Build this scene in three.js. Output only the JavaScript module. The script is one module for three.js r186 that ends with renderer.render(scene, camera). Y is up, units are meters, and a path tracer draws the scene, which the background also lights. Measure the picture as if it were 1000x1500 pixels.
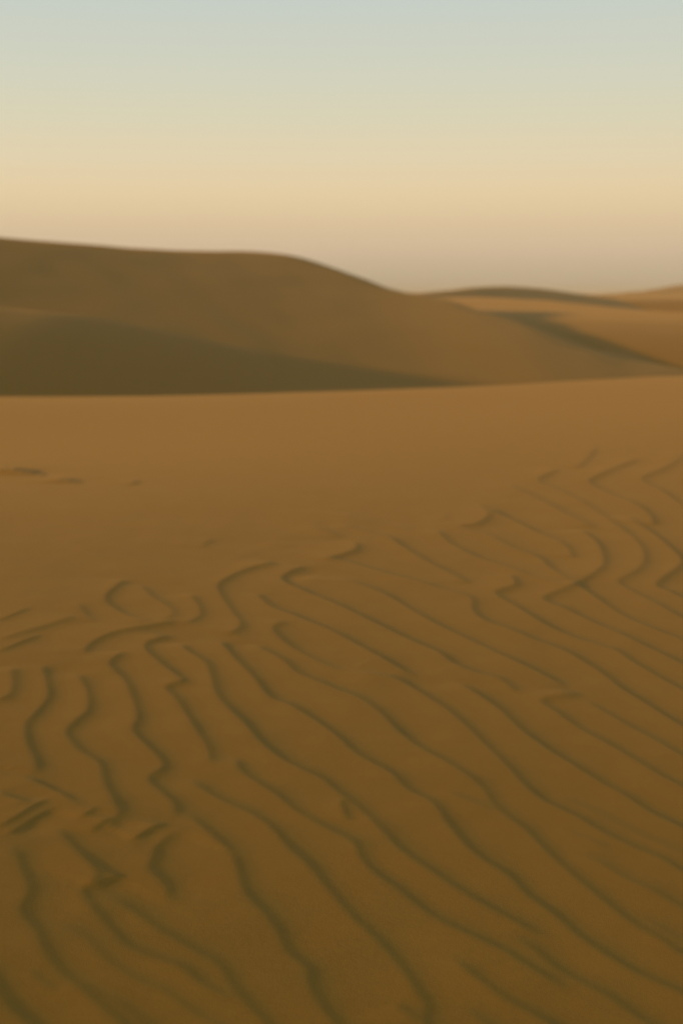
import * as THREE from 'three';
import { ImprovedNoise } from 'three/addons/math/ImprovedNoise.js';

// ---------------------------------------------------------------- camera, sky, sun, exposure
const scene = new THREE.Scene();
const camera = new THREE.PerspectiveCamera(40, 1000 / 1500, 0.1, 9000);
camera.position.set(0, 1.6, 0);
camera.rotation.x = -Math.atan(310 / (750 / Math.tan(20 * Math.PI / 180)));
camera.focus = 3.7;
camera.userData.fStop = 2.4;

const renderer = new THREE.WebGLRenderer({ antialias: true });
renderer.toneMapping = THREE.LinearToneMapping;
renderer.toneMappingExposure = 1;
renderer.shadowMap.enabled = true;

const SUN_UP = 10 * Math.PI / 180, SUN_AHEAD = -24 * Math.PI / 180;    // low evening sun on the left, a little behind the viewer
const toSun = new THREE.Vector3(-Math.cos(SUN_UP) * Math.cos(SUN_AHEAD), Math.sin(SUN_UP), -Math.cos(SUN_UP) * Math.sin(SUN_AHEAD));
const sun = new THREE.DirectionalLight(new THREE.Color().setRGB(1, 0.6, 0.24), 4.3);
sun.position.copy(toSun).multiplyScalar(200).add(new THREE.Vector3(0, 0, -60));
sun.target.position.set(0, 0, -60);
sun.castShadow = true;
sun.shadow.radius = 4;
sun.shadow.mapSize.set(4096, 4096);
Object.assign(sun.shadow.camera, { left: -160, right: 160, top: 60, bottom: -60, near: 1, far: 500 });
scene.add(sun, sun.target);

function lin(c) { c /= 255; return c <= 0.04045 ? c / 12.92 : ((c + 0.055) / 1.055) ** 2.4; }
// dusk sky: grey-violet band on the horizon, pale peach, then cream and a washed blue overhead (degrees up, sRGB)
const skyStops = [[-90, 150, 118, 80], [-1, 170, 162, 145], [0, 177, 168, 147], [0.5, 183, 172, 148], [1.1, 194, 178, 151], [2, 211, 188, 158], [3.1, 222, 198, 161], [4.2, 230, 208, 168],
  [5.6, 227, 212, 178], [7, 219, 213, 184], [8.6, 211, 212, 192], [10.5, 203, 209, 197], [12.2, 194, 206, 202], [18, 176, 198, 207], [32, 152, 180, 201], [60, 130, 161, 192], [90, 118, 150, 187]];
const dustNoise = new ImprovedNoise();
{
  const W = 512, H = 2048, data = new Float32Array(W * H * 4);
  for (let j = 0; j < H; j++) {
    const el = ((j + 0.5) / H - 0.5) * 180;
    let k = 0; while (k < skyStops.length - 2 && el > skyStops[k + 1][0]) k++;
    const a = skyStops[k], b = skyStops[k + 1];
    const t = Math.min(1, Math.max(0, (el - a[0]) / (b[0] - a[0])));
    const base = [1, 2, 3].map((c) => lin(a[c] + (b[c] - a[c]) * t));
    for (let i = 0; i < W; i++) {
      const az = ((i + 0.5) / W - 0.5) * 2 * Math.PI, e = el * Math.PI / 180;
      const d = Math.cos(e) * Math.cos(az) * toSun.x + Math.sin(e) * toSun.y + Math.cos(e) * Math.sin(az) * toSun.z;
      const glow = el > 0 ? 0.9 * Math.exp((d - 1) * 9) : 0;                // the air round the sun
      const dust = 1 + 0.03 * dustNoise.noise(2.2 * Math.cos(az) + 7, 2.2 * Math.sin(az) + 3, el * 0.07);   // faint uneven dust in the air
      const o = (j * W + i) * 4;
      data[o] = base[0] * (dust + glow * 1.2); data[o + 1] = base[1] * (dust + glow * 0.8); data[o + 2] = base[2] * (dust + glow * 0.4); data[o + 3] = 1;
    }
  }
  const sky = new THREE.DataTexture(data, W, H, THREE.RGBAFormat, THREE.FloatType);
  sky.mapping = THREE.EquirectangularReflectionMapping;
  sky.magFilter = sky.minFilter = THREE.LinearFilter;
  sky.needsUpdate = true;
  scene.background = scene.environment = sky;
}

scene.fog = new THREE.FogExp2(new THREE.Color().setRGB(0.9, 0.7, 0.42), 0.0008);   // thin evening dust

// ---------------------------------------------------------------- helpers
const noise = new ImprovedNoise();
const N2 = (x, y, s = 0) => noise.noise(x + 31.7, y + 11.3, 5.1 + s);
const clamp = (x, a, b) => Math.min(b, Math.max(a, x));
const smooth = (a, b, x) => { const t = clamp((x - a) / (b - a), 0, 1); return t * t * (3 - 2 * t); };
const mix = (a, b, t) => a + (b - a) * t;
// smooth curve through [x0, y0, x1, y1 ...], straight beyond its ends (monotone cubic)
function curve(...p) {
  const n = p.length / 2, X = [], Y = [], M = [];
  for (let i = 0; i < n; i++) { X.push(p[2 * i]); Y.push(p[2 * i + 1]); }
  const s = (i) => (Y[i + 1] - Y[i]) / (X[i + 1] - X[i]);
  for (let i = 0; i < n; i++) {
    if (i === 0) M.push(s(0)); else if (i === n - 1) M.push(s(n - 2));
    else { const a = s(i - 1), b = s(i); M.push(a * b <= 0 ? 0 : 2 * a * b / (a + b)); }
  }
  return (x) => {
    if (x <= X[0]) return Y[0] + M[0] * (x - X[0]);
    if (x >= X[n - 1]) return Y[n - 1] + M[n - 1] * (x - X[n - 1]);
    let i = 0; while (x > X[i + 1]) i++;
    const h = X[i + 1] - X[i], t = (x - X[i]) / h, t2 = t * t, t3 = t2 * t;
    return (2 * t3 - 3 * t2 + 1) * Y[i] + (t3 - 2 * t2 + t) * h * M[i] + (3 * t2 - 2 * t3) * Y[i + 1] + (t3 - t2) * h * M[i + 1];
  };
}
// stations: evenly spaced by `step` from a to b, then growing by `g` outwards to lo and hi
function stations(lo, a, b, hi, step, g) {
  const s = [];
  for (let x = a; x <= b + 1e-9; x += typeof step === 'function' ? step(x) : step) s.push(x);
  let d = typeof step === 'function' ? step(b) : step, x = s[s.length - 1];
  while (x < hi) { d *= g; x += d; s.push(Math.min(x, hi)); }
  d = typeof step === 'function' ? step(a) : step; x = a;
  while (x > lo) { d *= g; x -= d; s.unshift(Math.max(x, lo)); }
  return s;
}
// a height field over stations in x and in distance d ahead of the origin (z = -d)
function field(xs, ds, h) {
  const nx = xs.length, nd = ds.length, pos = new Float32Array(nx * nd * 3), uv = new Float32Array(nx * nd * 2), idx = new Uint32Array((nx - 1) * (nd - 1) * 6);
  for (let j = 0, k = 0; j < nd; j++) for (let i = 0; i < nx; i++, k++) {
    pos[3 * k] = xs[i]; pos[3 * k + 1] = h(xs[i], ds[j], k); pos[3 * k + 2] = -ds[j];
    uv[2 * k] = xs[i]; uv[2 * k + 1] = ds[j];
  }
  for (let j = 0, q = 0; j < nd - 1; j++) for (let i = 0; i < nx - 1; i++) {
    const a = j * nx + i, b = a + 1, c = a + nx, d = c + 1;
    idx[q++] = a; idx[q++] = b; idx[q++] = d; idx[q++] = a; idx[q++] = d; idx[q++] = c;
  }
  const g = new THREE.BufferGeometry();
  g.setAttribute('position', new THREE.BufferAttribute(pos, 3));
  g.setAttribute('uv', new THREE.BufferAttribute(uv, 2));
  g.setIndex(new THREE.BufferAttribute(idx, 1));
  g.computeVertexNormals();
  return g;
}
function structure(name, label, geometry, m) {
  const o = new THREE.Mesh(geometry, m);
  o.name = name; o.castShadow = o.receiveShadow = true;
  o.userData = { kind: 'structure', label };
  scene.add(o);
  return o;
}

// ---------------------------------------------------------------- sand
let seed = 7;
const rnd = () => { seed = (seed * 1664525 + 1013904223) >>> 0; return seed / 4294967296; };
function tile(n, make, srgb) {
  const d = new Uint8Array(n * n * 4);
  for (let j = 0; j < n; j++) for (let i = 0; i < n; i++) { const c = make(i, j), o = (j * n + i) * 4; d[o] = c[0]; d[o + 1] = c[1]; d[o + 2] = c[2]; d[o + 3] = 255; }
  const t = new THREE.DataTexture(d, n, n);
  t.wrapS = t.wrapT = THREE.RepeatWrapping; t.magFilter = THREE.LinearFilter; t.minFilter = THREE.LinearMipmapLinearFilter;
  if (srgb) t.colorSpace = THREE.SRGBColorSpace;
  t.needsUpdate = true;
  return t;
}
const tn = (i, j, n, f, s) => {                                     // tileable noise
  const u = i / n, v = j / n, a = N2(u * f, v * f, s), b = N2((u - 1) * f, v * f, s), c = N2(u * f, (v - 1) * f, s), d = N2((u - 1) * f, (v - 1) * f, s);
  return mix(mix(a, b, u), mix(c, d, u), v);
};
const SAND = [0.262, 0.117, 0.0105];
const toS = (x) => 255 * (x <= 0.0031308 ? 12.92 * x : 1.055 * x ** (1 / 2.4) - 0.055);
const grain = tile(1024, (i, j) => {                                // mixed quartz and iron-stained grains with soft mottling
  const m = 1 + 0.05 * tn(i, j, 1024, 5, 1) + 0.05 * tn(i, j, 1024, 17, 2) + 0.05 * tn(i, j, 1024, 70, 3) + 0.2 * (rnd() - 0.5);
  const w = 0.05 * tn(i, j, 1024, 9, 4) + 0.08 * (rnd() - 0.5);
  return [toS(SAND[0] * m * (1 + w)), toS(SAND[1] * m), toS(SAND[2] * m * (1 - 1.5 * w))].map((x) => clamp(x, 0, 255));
}, true);
grain.repeat.set(0.61, 0.61);
const grainBump = tile(1024, (i, j) => { const v = clamp(128 + 40 * tn(i, j, 1024, 40, 6) + 30 * tn(i, j, 1024, 120, 7) + 60 * (rnd() - 0.5), 0, 255); return [v, v, v]; });
grainBump.repeat.set(0.83, 0.83);
const sand = new THREE.MeshPhysicalMaterial({ specularIntensity: 0.25, sheen: 0.21, sheenRoughness: 0.7, sheenColor: new THREE.Color().setRGB(0.9, 0.56, 0.2), map: grain, bumpMap: grainBump, bumpScale: 0.0012, roughness: 0.9, metalness: 0 });
sand.name = 'sand';

// ---------------------------------------------------------------- the plain in front
// gentle cross-fall that eases out with distance, a brow some 27 m ahead and low ground behind it
const browAt = curve(-12, 23.5, -3, 23.4, 0, 23.5, 2.8, 24.3, 4.8, 25.8, 7.5, 27.2, 14, 27.2);
function plainHeight(x, d) {
  const fall = mix(-0.05, 0.02, smooth(3.5, 20, d)) - 0.025 * smooth(5.2, 2.8, d);
  let h = 6 * Math.tanh(x / 6) * fall;
  const t = Math.max(0, d - browAt(x));
  h -= 4.2 * (1 - Math.exp(-0.0025 * t * t));
  if (d > 6) h += smooth(6, 14, d) * 0.05 * N2(x * 0.13, d * 0.09, 3);
  return h;
}
// crests of the wind ripples in plan: height (cm), then x and distance of points along the crest in metres; the steep side lies on the right
const crests = [
  [0.9, -0.96, 3.86, -0.90, 3.77, -0.85, 3.64, -0.81, 3.53, -0.80, 3.40, -0.74, 3.29, -0.70, 3.19, -0.64, 3.09, -0.57, 3.01, -0.52, 2.94, -0.47, 2.88, -0.40, 2.79, -0.33, 2.70, -0.24, 2.52, -0.13, 2.36, -0.03, 2.18, 0.03, 1.99, 0.03, 1.79],
  [1, -0.84, 3.15, -0.78, 3.02, -0.73, 2.93, -0.67, 2.86, -0.58, 2.75, -0.43, 2.62, -0.27, 2.50, -0.10, 2.38, 0.02, 2.23, 0.14, 2.07, 0.23, 1.89, 0.29, 1.70, 0.30, 1.50],
  [0.45, -0.71, 3.11, -0.69, 3.06, -0.63, 2.99],
  [0.6, -0.73, 3.37, -0.63, 3.29, -0.55, 3.17, -0.46, 3.08, -0.39, 3.03, -0.31, 2.94, -0.22, 2.87, -0.14, 2.76, 0.01, 2.64, 0.12, 2.47, 0.23, 2.30, 0.30, 2.12, 0.36, 1.93],
  [0.6, -0.55, 3.02, -0.50, 2.98, -0.46, 2.94, -0.42, 2.89, -0.38, 2.84, -0.29, 2.67, -0.19, 2.50, -0.07, 2.34, 0.07, 2.19, 0.23, 2.07],
  [0.95, -0.85, 4.03, -0.77, 3.88, -0.70, 3.76, -0.66, 3.68, -0.65, 3.62, -0.67, 3.55, -0.64, 3.47, -0.59, 3.38, -0.55, 3.31, -0.51, 3.25, -0.44, 3.20, -0.37, 3.16, -0.32, 3.09, -0.27, 3.04, -0.22, 2.99],
  [0.84, -0.58, 3.66, -0.62, 3.62, -0.66, 3.56],
  [0.9, -0.64, 3.56, -0.53, 3.46, -0.46, 3.37, -0.39, 3.30, -0.33, 3.24, -0.28, 3.18, -0.24, 3.08, -0.20, 3.00, -0.16, 2.93, -0.11, 2.82, -0.07, 2.73, 0.04, 2.57, 0.13, 2.39, 0.21, 2.21, 0.26, 2.01],
  [1, -0.43, 4.04, -0.49, 3.98, -0.52, 3.88, -0.52, 3.80, -0.52, 3.73, -0.47, 3.64, -0.44, 3.54, -0.42, 3.48],
  [0.95, -0.48, 4.21, -0.44, 4.13, -0.37, 4.00, -0.30, 3.86, -0.27, 3.72, -0.24, 3.59, -0.19, 3.49, -0.15, 3.39, -0.12, 3.28, -0.07, 3.20, -0.06, 3.11, -0.03, 3.01, -0.00, 2.94, 0.03, 2.83, 0.06, 2.74, 0.12, 2.55, 0.13, 2.35, 0.21, 2.16, 0.32, 1.99, 0.42, 1.83],
  [0.95, -0.51, 4.52, -0.42, 4.38, -0.35, 4.29, -0.28, 4.22, -0.21, 4.11, -0.14, 3.94, -0.08, 3.82, -0.03, 3.68, 0.00, 3.60, 0.05, 3.48, 0.11, 3.36, 0.16, 3.23, 0.19, 3.12, 0.21, 3.05, 0.20, 2.97, 0.20, 2.88, 0.21, 2.77, 0.18, 2.57, 0.14, 2.38, 0.16, 2.18, 0.16, 1.98, 0.20, 1.78, 0.22, 1.58],
  [0.6, 0.13, 3.06, 0.16, 3.02, 0.19, 2.97],
  [1, -0.36, 4.77, -0.33, 4.61, -0.27, 4.50, -0.20, 4.39, -0.13, 4.25, -0.07, 4.17, 0.00, 4.08, 0.05, 4.01, 0.07, 3.90, 0.11, 3.79, 0.17, 3.69, 0.23, 3.57, 0.29, 3.49, 0.35, 3.43, 0.42, 3.36, 0.47, 3.29, 0.53, 3.21, 0.58, 3.15],
  [1, -0.74, 6.37, -0.68, 6.19, -0.58, 6.00, -0.53, 5.75, -0.49, 5.52, -0.41, 5.29, -0.35, 5.14, -0.28, 4.93, -0.20, 4.76, -0.12, 4.65, -0.05, 4.56, 0.01, 4.43, 0.07, 4.31, 0.13, 4.15, 0.19, 3.98, 0.26, 3.85, 0.32, 3.75, 0.39, 3.64, 0.46, 3.55, 0.50, 3.50, 0.56, 3.43],
  [0.7, 0.01, 4.39, 0.02, 4.28, 0.04, 4.16],
  [0.9, 0.42, 3.47, 0.49, 3.40, 0.54, 3.30, 0.59, 3.23, 0.65, 3.16, 0.69, 3.09, 0.72, 3.04, 0.81, 2.93, 0.93, 2.77, 1.03, 2.60, 1.10, 2.41, 1.14, 2.22, 1.23, 2.03, 1.26, 1.84, 1.25, 1.64],
  [1, 0.27, 3.34, 0.32, 3.24, 0.36, 3.17, 0.40, 3.11, 0.45, 3.06, 0.49, 3.01, 0.56, 2.91, 0.62, 2.85, 0.74, 2.69, 0.87, 2.53, 1.00, 2.38, 1.09, 2.20, 1.19, 2.03, 1.24, 1.84],
  [0.7, 0.27, 3.09, 0.31, 3.04, 0.34, 2.99, 0.40, 2.88, 0.52, 2.71, 0.61, 2.54, 0.67, 2.35, 0.73, 2.15, 0.80, 1.97],
  [0.9, -1.39, 5.82, -1.32, 5.56, -1.29, 5.38, -1.31, 5.30, -1.36, 5.22],
  [1, -1.27, 5.88, -1.18, 5.55, -1.14, 5.37, -1.14, 5.13, -1.14, 4.98, -1.09, 4.78, -1.02, 4.59, -1.00, 4.49, -1.03, 4.43],
  [1, -1.11, 5.77, -1.02, 5.53, -0.96, 5.24, -0.98, 5.04, -0.98, 4.92, -0.90, 4.74, -0.81, 4.61, -0.76, 4.42, -0.71, 4.27, -0.67, 4.15, -0.67, 4.04, -0.65, 3.95],
  [1, -0.95, 6.16, -0.98, 6.01, -0.98, 5.89, -0.89, 5.68, -0.82, 5.44, -0.76, 5.17, -0.75, 4.99, -0.68, 4.83, -0.61, 4.68, -0.59, 4.59, -0.62, 4.47, -0.56, 4.34, -0.51, 4.24, -0.49, 4.09],
  [1, -0.77, 6.49, -0.87, 6.35, -0.87, 6.19, -0.77, 5.96, -0.68, 5.77, -0.65, 5.69, -0.70, 5.58, -0.64, 5.42, -0.58, 5.22, -0.51, 4.99, -0.46, 4.82, -0.43, 4.62],
  [1, -0.56, 6.44, -0.46, 6.10, -0.36, 5.81, -0.28, 5.53, -0.19, 5.42, -0.09, 5.23, 0.00, 5.03, 0.07, 4.84, 0.18, 4.66, 0.23, 4.51, 0.31, 4.38, 0.35, 4.19, 0.39, 4.04, 0.43, 3.94, 0.49, 3.84, 0.53, 3.71, 0.59, 3.59, 0.63, 3.48, 0.68, 3.39, 0.74, 3.30, 0.79, 3.25, 0.83, 3.21, 0.89, 3.13, 0.98, 2.95, 1.05, 2.76, 1.15, 2.59, 1.27, 2.43, 1.35, 2.25, 1.45, 2.07, 1.57, 1.91, 1.65, 1.73],
  [0.9, -0.41, 6.40, -0.26, 6.14, -0.18, 5.92, -0.07, 5.77, 0.00, 5.67, 0.08, 5.57, 0.16, 5.39, 0.23, 5.13, 0.30, 4.95, 0.38, 4.81, 0.45, 4.66, 0.49, 4.55, 0.51, 4.41, 0.54, 4.31, 0.59, 4.19, 0.63, 4.03, 0.69, 3.84, 0.74, 3.71, 0.79, 3.58, 0.84, 3.50, 0.88, 3.42, 0.94, 3.32, 1.02, 3.13, 1.04, 2.94, 1.06, 2.74, 1.04, 2.54, 1.09, 2.34],
  [0.5, 0.34, 4.53, 0.45, 4.41, 0.52, 4.35],
  [0.9, 0.00, 5.99, 0.15, 5.94, 0.25, 5.88, 0.34, 5.68, 0.44, 5.43, 0.51, 5.17, 0.56, 4.95, 0.60, 4.79, 0.64, 4.59, 0.68, 4.47, 0.77, 4.33, 0.83, 4.21, 0.90, 4.11, 0.97, 4.03, 1.01, 3.95, 1.08, 3.84, 1.20, 3.68, 1.35, 3.55, 1.44, 3.37, 1.51, 3.18, 1.62, 3.01, 1.75, 2.86],
  [0.9, 0.49, 5.89, 0.57, 5.72, 0.65, 5.48, 0.70, 5.24, 0.76, 5.04, 0.83, 4.86, 0.90, 4.69, 0.97, 4.55, 1.02, 4.42, 1.09, 4.30, 1.17, 4.17, 1.29, 4.01, 1.44, 3.88, 1.59, 3.74, 1.69, 3.57, 1.79, 3.40, 1.93, 3.25, 2.03, 3.08],
  [0.9, 1.04, 5.78, 0.94, 5.71, 0.84, 5.63, 0.88, 5.47, 0.95, 5.24, 1.02, 5.08, 1.08, 4.91, 1.13, 4.77, 1.18, 4.67, 1.25, 4.50, 1.32, 4.31, 1.43, 4.14, 1.52, 3.96, 1.55, 3.77, 1.54, 3.57, 1.51, 3.37],
  [0.8, 1.01, 5.70, 1.09, 5.48, 1.15, 5.31, 1.21, 5.16, 1.26, 5.01, 1.34, 4.84, 1.47, 4.68, 1.59, 4.52, 1.69, 4.35, 1.76, 4.16, 1.87, 4.00, 1.94, 3.81],
  [0.9, -0.46, 7.55, -0.36, 7.22, -0.24, 7.04, -0.14, 6.88, 0.00, 6.64, 0.10, 6.43, 0.20, 6.22, 0.30, 6.00, 0.37, 5.93],
  [0.8, -0.25, 6.89, -0.32, 6.73, -0.27, 6.50, -0.16, 6.25, -0.02, 6.02, 0.09, 5.97],
  [0.9, -0.21, 8.37, -0.33, 7.96, -0.19, 7.62, 0.00, 7.30, 0.09, 7.11, 0.24, 6.81, 0.36, 6.57, 0.46, 6.39, 0.52, 6.19, 0.60, 6.05, 0.70, 5.95, 0.76, 5.70],
  [0.9, -0.28, 8.03, 0.00, 7.98, 0.15, 7.82, 0.28, 7.56, 0.39, 7.23, 0.51, 6.91, 0.66, 6.59, 0.76, 6.37, 0.85, 6.18, 0.92, 6.02, 0.99, 5.83],
  [0.9, -0.13, 8.66, 0.06, 8.53, 0.26, 8.24, 0.42, 8.06, 0.56, 7.85, 0.72, 7.62, 0.71, 7.30, 0.75, 7.07, 0.86, 6.89, 0.95, 6.71, 1.06, 6.53, 1.13, 6.31, 1.18, 6.12, 1.22, 5.87, 1.28, 5.65, 1.35, 5.38, 1.42, 5.14, 1.43, 4.94, 1.42, 4.74, 1.44, 4.54, 1.43, 4.34],
  [0.9, 1.02, 8.33, 1.02, 8.01, 0.88, 7.76, 0.96, 7.42, 1.05, 7.06, 1.15, 6.81, 1.26, 6.65, 1.32, 6.56, 1.36, 6.35, 1.42, 6.12, 1.48, 5.91, 1.56, 5.66, 1.62, 5.47, 1.70, 5.28, 1.76, 5.09, 1.76, 4.89],
  [0.9, 1.72, 10.00, 1.76, 9.54, 1.70, 8.92, 1.60, 8.55, 1.35, 8.03, 1.14, 7.68, 1.22, 7.43, 1.31, 7.15, 1.41, 6.90, 1.49, 6.66, 1.59, 6.36, 1.67, 6.07, 1.71, 5.87, 1.80, 5.70, 1.91, 5.53, 1.98, 5.34, 2.02, 5.14, 2.05, 4.95, 2.10, 4.75, 2.12, 4.55],
  [0.8, 0.68, 9.84, 0.74, 9.33, 0.87, 8.86, 1.02, 8.59, 1.15, 8.29, 1.28, 8.11, 1.39, 8.05, 1.45, 7.68, 1.51, 7.32, 1.60, 7.06, 1.70, 6.83, 1.80, 6.57, 1.85, 6.37, 1.94, 6.20, 2.06, 6.04, 2.18, 5.87, 2.23, 5.68, 2.27, 5.48, 2.28, 5.28],
  [0.8, 1.11, 11.07, 1.12, 10.53, 1.00, 10.13, 0.88, 9.99, 1.03, 9.70, 1.14, 9.27, 1.28, 8.92, 1.30, 8.63, 1.34, 8.32, 1.40, 8.11],
  [0.8, 1.16, 10.86, 1.29, 10.33, 1.40, 9.84, 1.50, 9.50, 1.52, 9.20, 1.50, 8.89],
  [0.81, 1.43, 12.24, 1.59, 11.56, 1.71, 10.86, 1.79, 10.39, 1.86, 10.07],
  [0.8, 2.08, 13.33, 1.84, 12.75, 1.76, 12.39, 1.87, 11.90, 1.97, 11.17, 2.02, 10.42, 2.05, 9.93, 2.04, 9.40, 1.97, 8.96, 1.84, 8.57, 1.66, 8.23, 1.69, 7.95, 1.76, 7.64, 1.82, 7.32, 1.91, 6.99, 1.99, 6.81, 2.06, 6.62, 2.11, 6.43, 2.14, 6.23, 2.22, 6.05],
  [0.94, 3.00, 14.12, 2.56, 13.25, 2.27, 12.64, 2.20, 12.34, 2.27, 11.74, 2.36, 11.35, 2.39, 10.94, 2.37, 10.55, 2.30, 10.25],
  [0.94, 2.17, 10.66, 2.23, 10.09, 2.24, 9.48, 2.22, 9.00, 2.13, 8.72, 1.88, 8.19, 1.91, 7.97, 1.94, 7.84, 2.04, 7.49, 2.11, 7.30, 2.22, 7.13, 2.32, 6.96, 2.45, 6.80, 2.58, 6.65, 2.72, 6.52],
  [0.81, 3.58, 14.66, 3.19, 13.60, 2.73, 12.67, 2.76, 11.97, 2.76, 11.24, 2.87, 10.61, 2.89, 10.41, 2.88, 10.21, 2.86, 10.01, 2.90, 9.82],
  [0.81, 2.75, 15.16, 2.48, 14.11, 2.23, 13.33],
  [0.8, -0.01, 9.97, 0.17, 9.70, 0.33, 9.45, 0.41, 9.14, 0.52, 8.72, 0.66, 8.31, 0.76, 7.98],
  [0.81, 0.09, 9.27, 0.11, 8.99, 0.00, 8.73, -0.15, 8.51],
  [0.54, -0.31, 10.52, 0.00, 10.40, 0.25, 10.08, 0.58, 9.89],
  [0.68, -0.25, 9.93, -0.09, 9.63, 0.02, 9.37],
  [0.47, -0.50, 9.17, -0.27, 9.05],
  [0.8, -0.37, 8.45, -0.53, 8.20, -0.63, 7.93, -0.67, 7.62, -0.56, 7.11, -0.48, 6.73, -0.55, 6.48],
  [0.8, -0.81, 7.45, -0.73, 7.15, -0.70, 6.91, -0.77, 6.67],
  [0.8, -1.20, 7.78, -1.23, 7.28, -1.14, 7.01, -1.02, 6.82, -0.89, 6.72],
  [0.7, -1.11, 7.67, -1.01, 7.37, -0.91, 7.17, -0.84, 6.97, -0.86, 6.77],
  [0.6, -1.35, 7.12, -1.25, 6.82, -1.17, 6.66],
  [0.98, -0.77, 6.78, -0.94, 6.61, -1.07, 6.45, -1.13, 6.23, -1.12, 6.02],
  [0.55, -1.37, 6.42, -1.43, 6.25, -1.51, 6.00],
  [0.65, -1.28, 6.81, -1.38, 6.60, -1.47, 6.42, -1.56, 6.20],
  [0.5, -1.55, 6.98, -1.61, 6.74, -1.66, 6.57],
  [0.8, -1.06, 4.46, -0.97, 4.38, -0.88, 4.29, -0.83, 4.23, -0.77, 4.16],
  [0.70, -1.09, 4.28, -1.01, 4.22, -0.94, 4.17],
  [0.8, -0.89, 4.24, -0.93, 4.15, -0.96, 4.05, -1.01, 3.92],
  [0.9, -0.86, 4.17, -0.91, 4.05, -0.94, 3.95, -0.97, 3.87],
  [0.70, -0.68, 4.09, -0.71, 4.02, -0.73, 3.95],
  [0.70, -0.74, 4.17, -0.76, 4.11, -0.79, 4.05],
  [0.98, -0.51, 4.08, -0.56, 4.00, -0.59, 3.93, -0.63, 3.90],
  [0.4, 0.68, 4.24, 0.76, 4.16, 0.84, 4.06],
  [0.7, 0.69, 4.06, 0.77, 3.98, 0.83, 3.87, 0.89, 3.80, 0.95, 3.70, 1.02, 3.61, 1.11, 3.43, 1.21, 3.26, 1.33, 3.10, 1.45, 2.95, 1.60, 2.81],
  [0.5, 0.71, 4.55, 0.79, 4.46, 0.88, 4.33, 0.96, 4.20, 1.04, 4.10, 1.12, 4.01, 1.22, 3.83, 1.33, 3.67, 1.47, 3.52, 1.58, 3.35, 1.67, 3.18, 1.76, 3.00, 1.88, 2.84, 1.97, 2.66],
  [0.5, 0.81, 3.66, 0.86, 3.57, 0.90, 3.50, 0.96, 3.40, 1.02, 3.21, 1.11, 3.03, 1.16, 2.84, 1.27, 2.67, 1.38, 2.51],
  [1.1, -3.23, 13.28, -3.17, 12.96, -3.12, 12.67],
  [1.4, -3.15, 13.28, -3.09, 12.97, -3.03, 12.61],
  [1.5, -3.03, 13.16, -2.98, 12.85, -2.94, 12.56],
  [1.3, -2.94, 13.10, -2.89, 12.80, -2.85, 12.51],
  [1.0, -2.83, 12.98, -2.80, 12.75, -2.75, 12.46],
  [0.7, -2.72, 12.87, -2.69, 12.64, -2.67, 12.42],
  [1.0, -2.45, 12.38, -2.42, 12.17, -2.39, 11.91],
  [0.9, -2.35, 12.28, -2.33, 12.07, -2.31, 11.87],
  [0.6, -2.26, 12.18, -2.25, 12.03, -2.24, 11.83],
  [0.7, -1.80, 12.28, -1.78, 12.03, -1.75, 11.79],
  [0.5, -0.86, 9.24, -0.88, 8.89, -0.91, 8.80],
];
const RIPPLE = 0.0098, LEE = 0.031, STOSS = 0.16, SHIFT = 0.015;
const xs = stations(-2500, -3.1, 3.1, 2500, 0.0095, 1.16);
const ds = stations(-40, 2.3, 15.5, 3500, (d) => 0.012 + 0.0028 * Math.max(0, d - 2.5), 1.12);
const nx = xs.length, ripple = new Float32Array(nx * ds.length), near = new Float32Array(nx * ds.length).fill(9);
function lower(a, v) { let l = 0, r = a.length; while (l < r) { const m = (l + r) >> 1; if (a[m] < v) l = m + 1; else r = m; } return l; }
const best = new Float32Array(nx * ds.length), bestH = new Float32Array(nx * ds.length);
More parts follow.
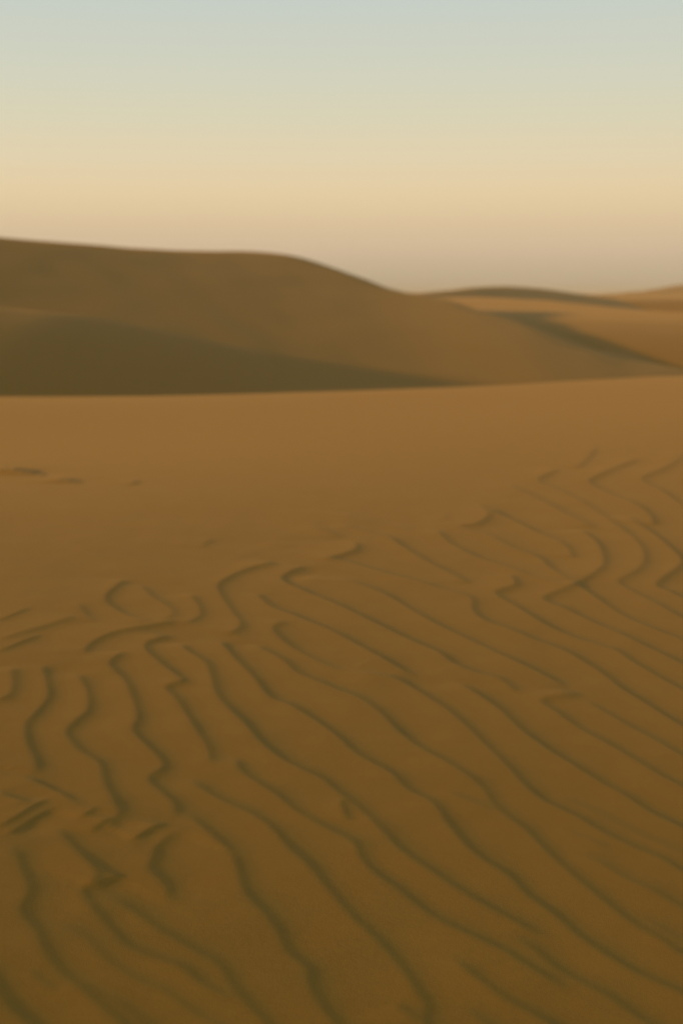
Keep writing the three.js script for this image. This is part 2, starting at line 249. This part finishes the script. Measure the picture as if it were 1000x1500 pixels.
crests.forEach(([amp, ...p], ci) => {
  // Catmull-Rom through the points, walked in short steps
  const n = p.length / 2, P = (i) => { i = clamp(i, 0, n - 1); return [p[2 * i], p[2 * i + 1]]; }, pts = [];
  for (let i = 0; i < n - 1; i++) {
    const a = P(i - 1), b = P(i), c = P(i + 1), e = P(i + 2), m = Math.max(3, Math.ceil(Math.hypot(c[0] - b[0], c[1] - b[1]) / 0.02));
    for (let k = 0; k < m; k++) {
      const t = k / m, f = (q) => 0.5 * (2 * b[q] + (c[q] - a[q]) * t + (2 * a[q] - 5 * b[q] + 4 * c[q] - e[q]) * t * t + (3 * b[q] - a[q] - 3 * c[q] + e[q]) * t * t * t);
      pts.push([f(0), f(1)]);
    }
  }
  pts.push(P(n - 1));
  let len = 0; const S = [0];
  for (let i = 1; i < pts.length; i++) { len += Math.hypot(pts[i][0] - pts[i - 1][0], pts[i][1] - pts[i - 1][1]); S.push(len); }
  const taper = Math.min(0.12, len * 0.3), touched = [], slim = len < 0.45 && p[1] < 8 ? 0.6 : 1;
  for (let i = 0; i < pts.length - 1; i++) {
    const [ax, ad] = pts[i], [bx, bd] = pts[i + 1], L = Math.hypot(bx - ax, bd - ad); if (L < 1e-5) continue;
    const tx = (bx - ax) / L, td = (bd - ad) / L, R = 0.55;
    const i0 = lower(xs, Math.min(ax, bx) - R), i1 = lower(xs, Math.max(ax, bx) + R), j0 = lower(ds, Math.min(ad, bd) - R), j1 = lower(ds, Math.max(ad, bd) + R);
    for (let j = j0; j < j1; j++) for (let k = i0; k < i1; k++) {
      const vx = xs[k] - ax, vd = ds[j] - ad, s = clamp(vx * tx + vd * td, 0, L), ex = vx - s * tx, ed = vd - s * td, q = ex * ex + ed * ed, o = j * nx + k;
      if (best[o] === 0) { best[o] = 1e3; touched.push(o); }
      if (q < best[o]) {
        best[o] = q;
        const side = -(vx * td - vd * tx) > 0 ? 1 : -1;                // walking towards the viewer (d falling) the steep side is at larger x
        const along = S[i] + s, dist = Math.sqrt(q) * side + SHIFT;
        const wob = 1 + 0.14 * N2(along * 2.2, ci * 3.3, 2);
        const far = clamp(0.9 + 0.14 * (ds[j] - 3.9), 0.76, 2.1) * (1 + 0.5 * Math.max(0, -tx));
        const A = amp * far ** (far > 1 ? 1.4 : 1) * RIPPLE * wob * smooth(0, taper, along) * smooth(0, taper, len - along);
        const k1 = dist < 0 ? 0.5 * Math.exp(dist / (STOSS * slim)) : Math.exp(-dist / (LEE * far ** (far > 1 ? 1.15 : 1) * slim)) - 0.5 * Math.exp(-dist / (STOSS * slim));
        const round = Math.exp(-Math.abs(dist) / 0.008) * 0.1;         // the crest is blunt
        bestH[o] = A * (k1 - round) * smooth(0.55, 0.3, Math.abs(dist));
      }
    }
  }
  for (const o of touched) { ripple[o] += bestH[o]; near[o] = Math.min(near[o], Math.sqrt(best[o])); best[o] = 0; bestH[o] = 0; }
});
// ripples go on, by the same wind, where the field runs on to the sides
function moreRipples(x, d, k) {
  const zone = smooth(1.2, -0.6, d - (9 + 1.6 * x)) * smooth(0.2, 0.34, near[k]) * smooth(22, 14, d) * smooth(9, 5, Math.abs(x));
  if (zone <= 0) return 0;
  const w = (x * 0.94 + d * 0.34) / 0.26 + 1.1 * N2(x * 0.9, d * 0.7, 8) + 0.5 * N2(x * 2.3, d * 2, 9);
  const f = w - Math.floor(w);
  return zone * RIPPLE * 0.7 * (f < 0.8 ? (f / 0.8) ** 2 : (1 - (f - 0.8) / 0.2)) * smooth(-0.35, 0.2, N2(x * 1.3, d * 1.1, 12));
}
structure('sand_plain', 'rippled brown sand plain rising to a smooth brow', field(xs, ds, (x, d, k) => plainHeight(x, d) + ripple[k] + moreRipples(x, d, k)
  + (d < 30 ? 0.0025 * N2(x * 2.1, d * 1.7, 20) + 0.0012 * N2(x * 6, d * 5, 21) : 0)), sand);

// ---------------------------------------------------------------- the dunes behind the brow
// every dune: a face rising from the plain's side to a crest whose line in plan is ridge(x), then a steep lee side behind it
const bend = (t, r) => (t / r > 30 ? t : r * Math.log1p(Math.exp(t / r)));
function dune(name, label, xs, ds, face, ridge, { lee = 0.5, round = 1.2, floor = -7, rough = 0.05, seed = 0 } = {}) {
  const h = (x, d) => {
    const t = d - ridge(x);
    const y = face(x, d) - lee * (bend(t, round) - 0.693 * round) + rough * N2(x * 0.11, d * 0.09, 30 + seed) + rough * 0.3 * N2(x * 0.4, d * 0.3, 40 + seed);
    return floor + bend(y - floor, 0.8);
  };
  return structure(name, label, field(xs, ds, h), sand);
}
// long dune: one broad face, its crest coming nearer as it falls to the right and running out on low ground
const bigRidge = curve(-70, 58.4, -22.6, 66.4, -17.6, 72.4, -11.5, 79.3, -8.1, 83.7, -5.1, 87.9, -3.0, 89.2, -0.9, 88.1, 1.3, 86.0, 2.9, 84.2, 4.1, 83.8, 5.7, 83.8, 7.9, 81.7, 9.8, 80.7, 12.3, 77.0, 14.5, 74.5, 18.0, 74.2, 21.8, 74.8, 40, 76);
const longFace = (x, d) => 4.3 - 0.23 * (x + 3) + 0.055 * bend(x + 2, 2.5) + 0.17 * (d - 90);
dune('dune', 'long brown dune with a smooth crest falling away to the right', stations(-95, -34, 24, 60, 0.3, 1.1), stations(34, 42, 108, 125, 0.4, 1.1),
  (x, d) => longFace(x, d) + 0.35 * smooth(3, 10, x) * (1 - Math.exp(-Math.max(0, bigRidge(x) - d) / 8)) - 9 * smooth(-32, -80, x), bigRidge, { lee: 0.6, round: 0.9, rough: 0.08 });
// lower spur at its foot, turned away from the sun
const spurRidge = curve(-60, 40, -30, 42, -18, 47.5, -12.6, 51.4, -6.5, 56, -2.8, 60, 0.65, 65, 5, 70, 20, 82);
const spurTop = curve(-60, 2.6, -30, 3.6, -20, 2.5, -12.6, 1.47, -6.5, 0.76, -2.8, 0.15, 0.65, -0.55, 5, -1.6, 20, -7);
dune('dune_001', 'low olive brown spur in the shade at the foot of the long dune', stations(-110, -26, 14, 26, 0.25, 1.1), stations(30, 36, 82, 92, 0.25, 1.1),
  (x, d) => mix(spurTop(x) + 0.06 * (d - spurRidge(x)) - 0.16 * bend(spurRidge(x) - d - 5, 3), longFace(x, d) - 0.25, smooth(-11, 3, x)) - 9 * smooth(-50, -110, x), spurRidge, { lee: 0.4, round: 0.5, rough: 0.04, seed: 1 });
// sunlit sand sheet beyond the long dune's end
const sheet = curve(56, -8.5, 62, -6.8, 70, -4.2, 74, -2.8, 79, -1.35, 83, -0.6, 88, -0.05, 94, 0.25, 100, 0.4, 108, 0.6, 118, 1.0, 130, 1.3, 150, 1.5);
const sheetRidge = curve(0, 155, 16, 150, 19, 130, 21.2, 118, 26.2, 108, 34, 100, 50, 95);
dune('dune_002', 'pale sunlit sheet of sand behind the end of the long dune', stations(-20, -5, 45, 80, 0.35, 1.1), stations(52, 60, 165, 185, 0.5, 1.1), (x, d) => sheet(d) - 0.02 * (x - 16), sheetRidge, { lee: 0.3, round: 2, rough: 0.06, seed: 2 });
// hump on the skyline
const humpRidge = curve(-20, 100, 6.7, 138, 10.9, 149.5, 18.2, 170, 24.8, 182.6, 30.4, 190, 35, 195, 41.6, 204, 53, 219, 90, 240);
dune('dune_003', 'dark rounded hump of a dune on the skyline', stations(-30, -5, 70, 120, 0.5, 1.1), stations(100, 110, 235, 260, 0.8, 1.1), (x, d) => 3.17 - 0.25 * (x - 18.2) + 0.12 * (d - 170), humpRidge, { lee: 0.5, round: 1.2, rough: 0.08, seed: 3 });
// far dune rising to the right
const farRidge = curve(20, 190, 39.5, 220, 45.2, 233, 54.9, 257, 75, 310, 102, 365, 140, 370);
dune('dune_004', 'far orange brown dune rising beside the skyline hump', stations(-60, 10, 120, 200, 1, 1.1), stations(170, 180, 370, 420, 1.4, 1.1), (x, d) => {
  const f = 2.35 - 0.18 * (x - 39.5) + 0.1 * (d - 220), b = 1.45 + 0.01 * (d - 220);
  return b + bend(f - b, 0.25) - 5 * smooth(110, 200, x) - 9 * smooth(195, 172, d);
}, farRidge, { lee: 0.5, round: 1.5, rough: 0.1, seed: 4 });

renderer.render(scene, camera);
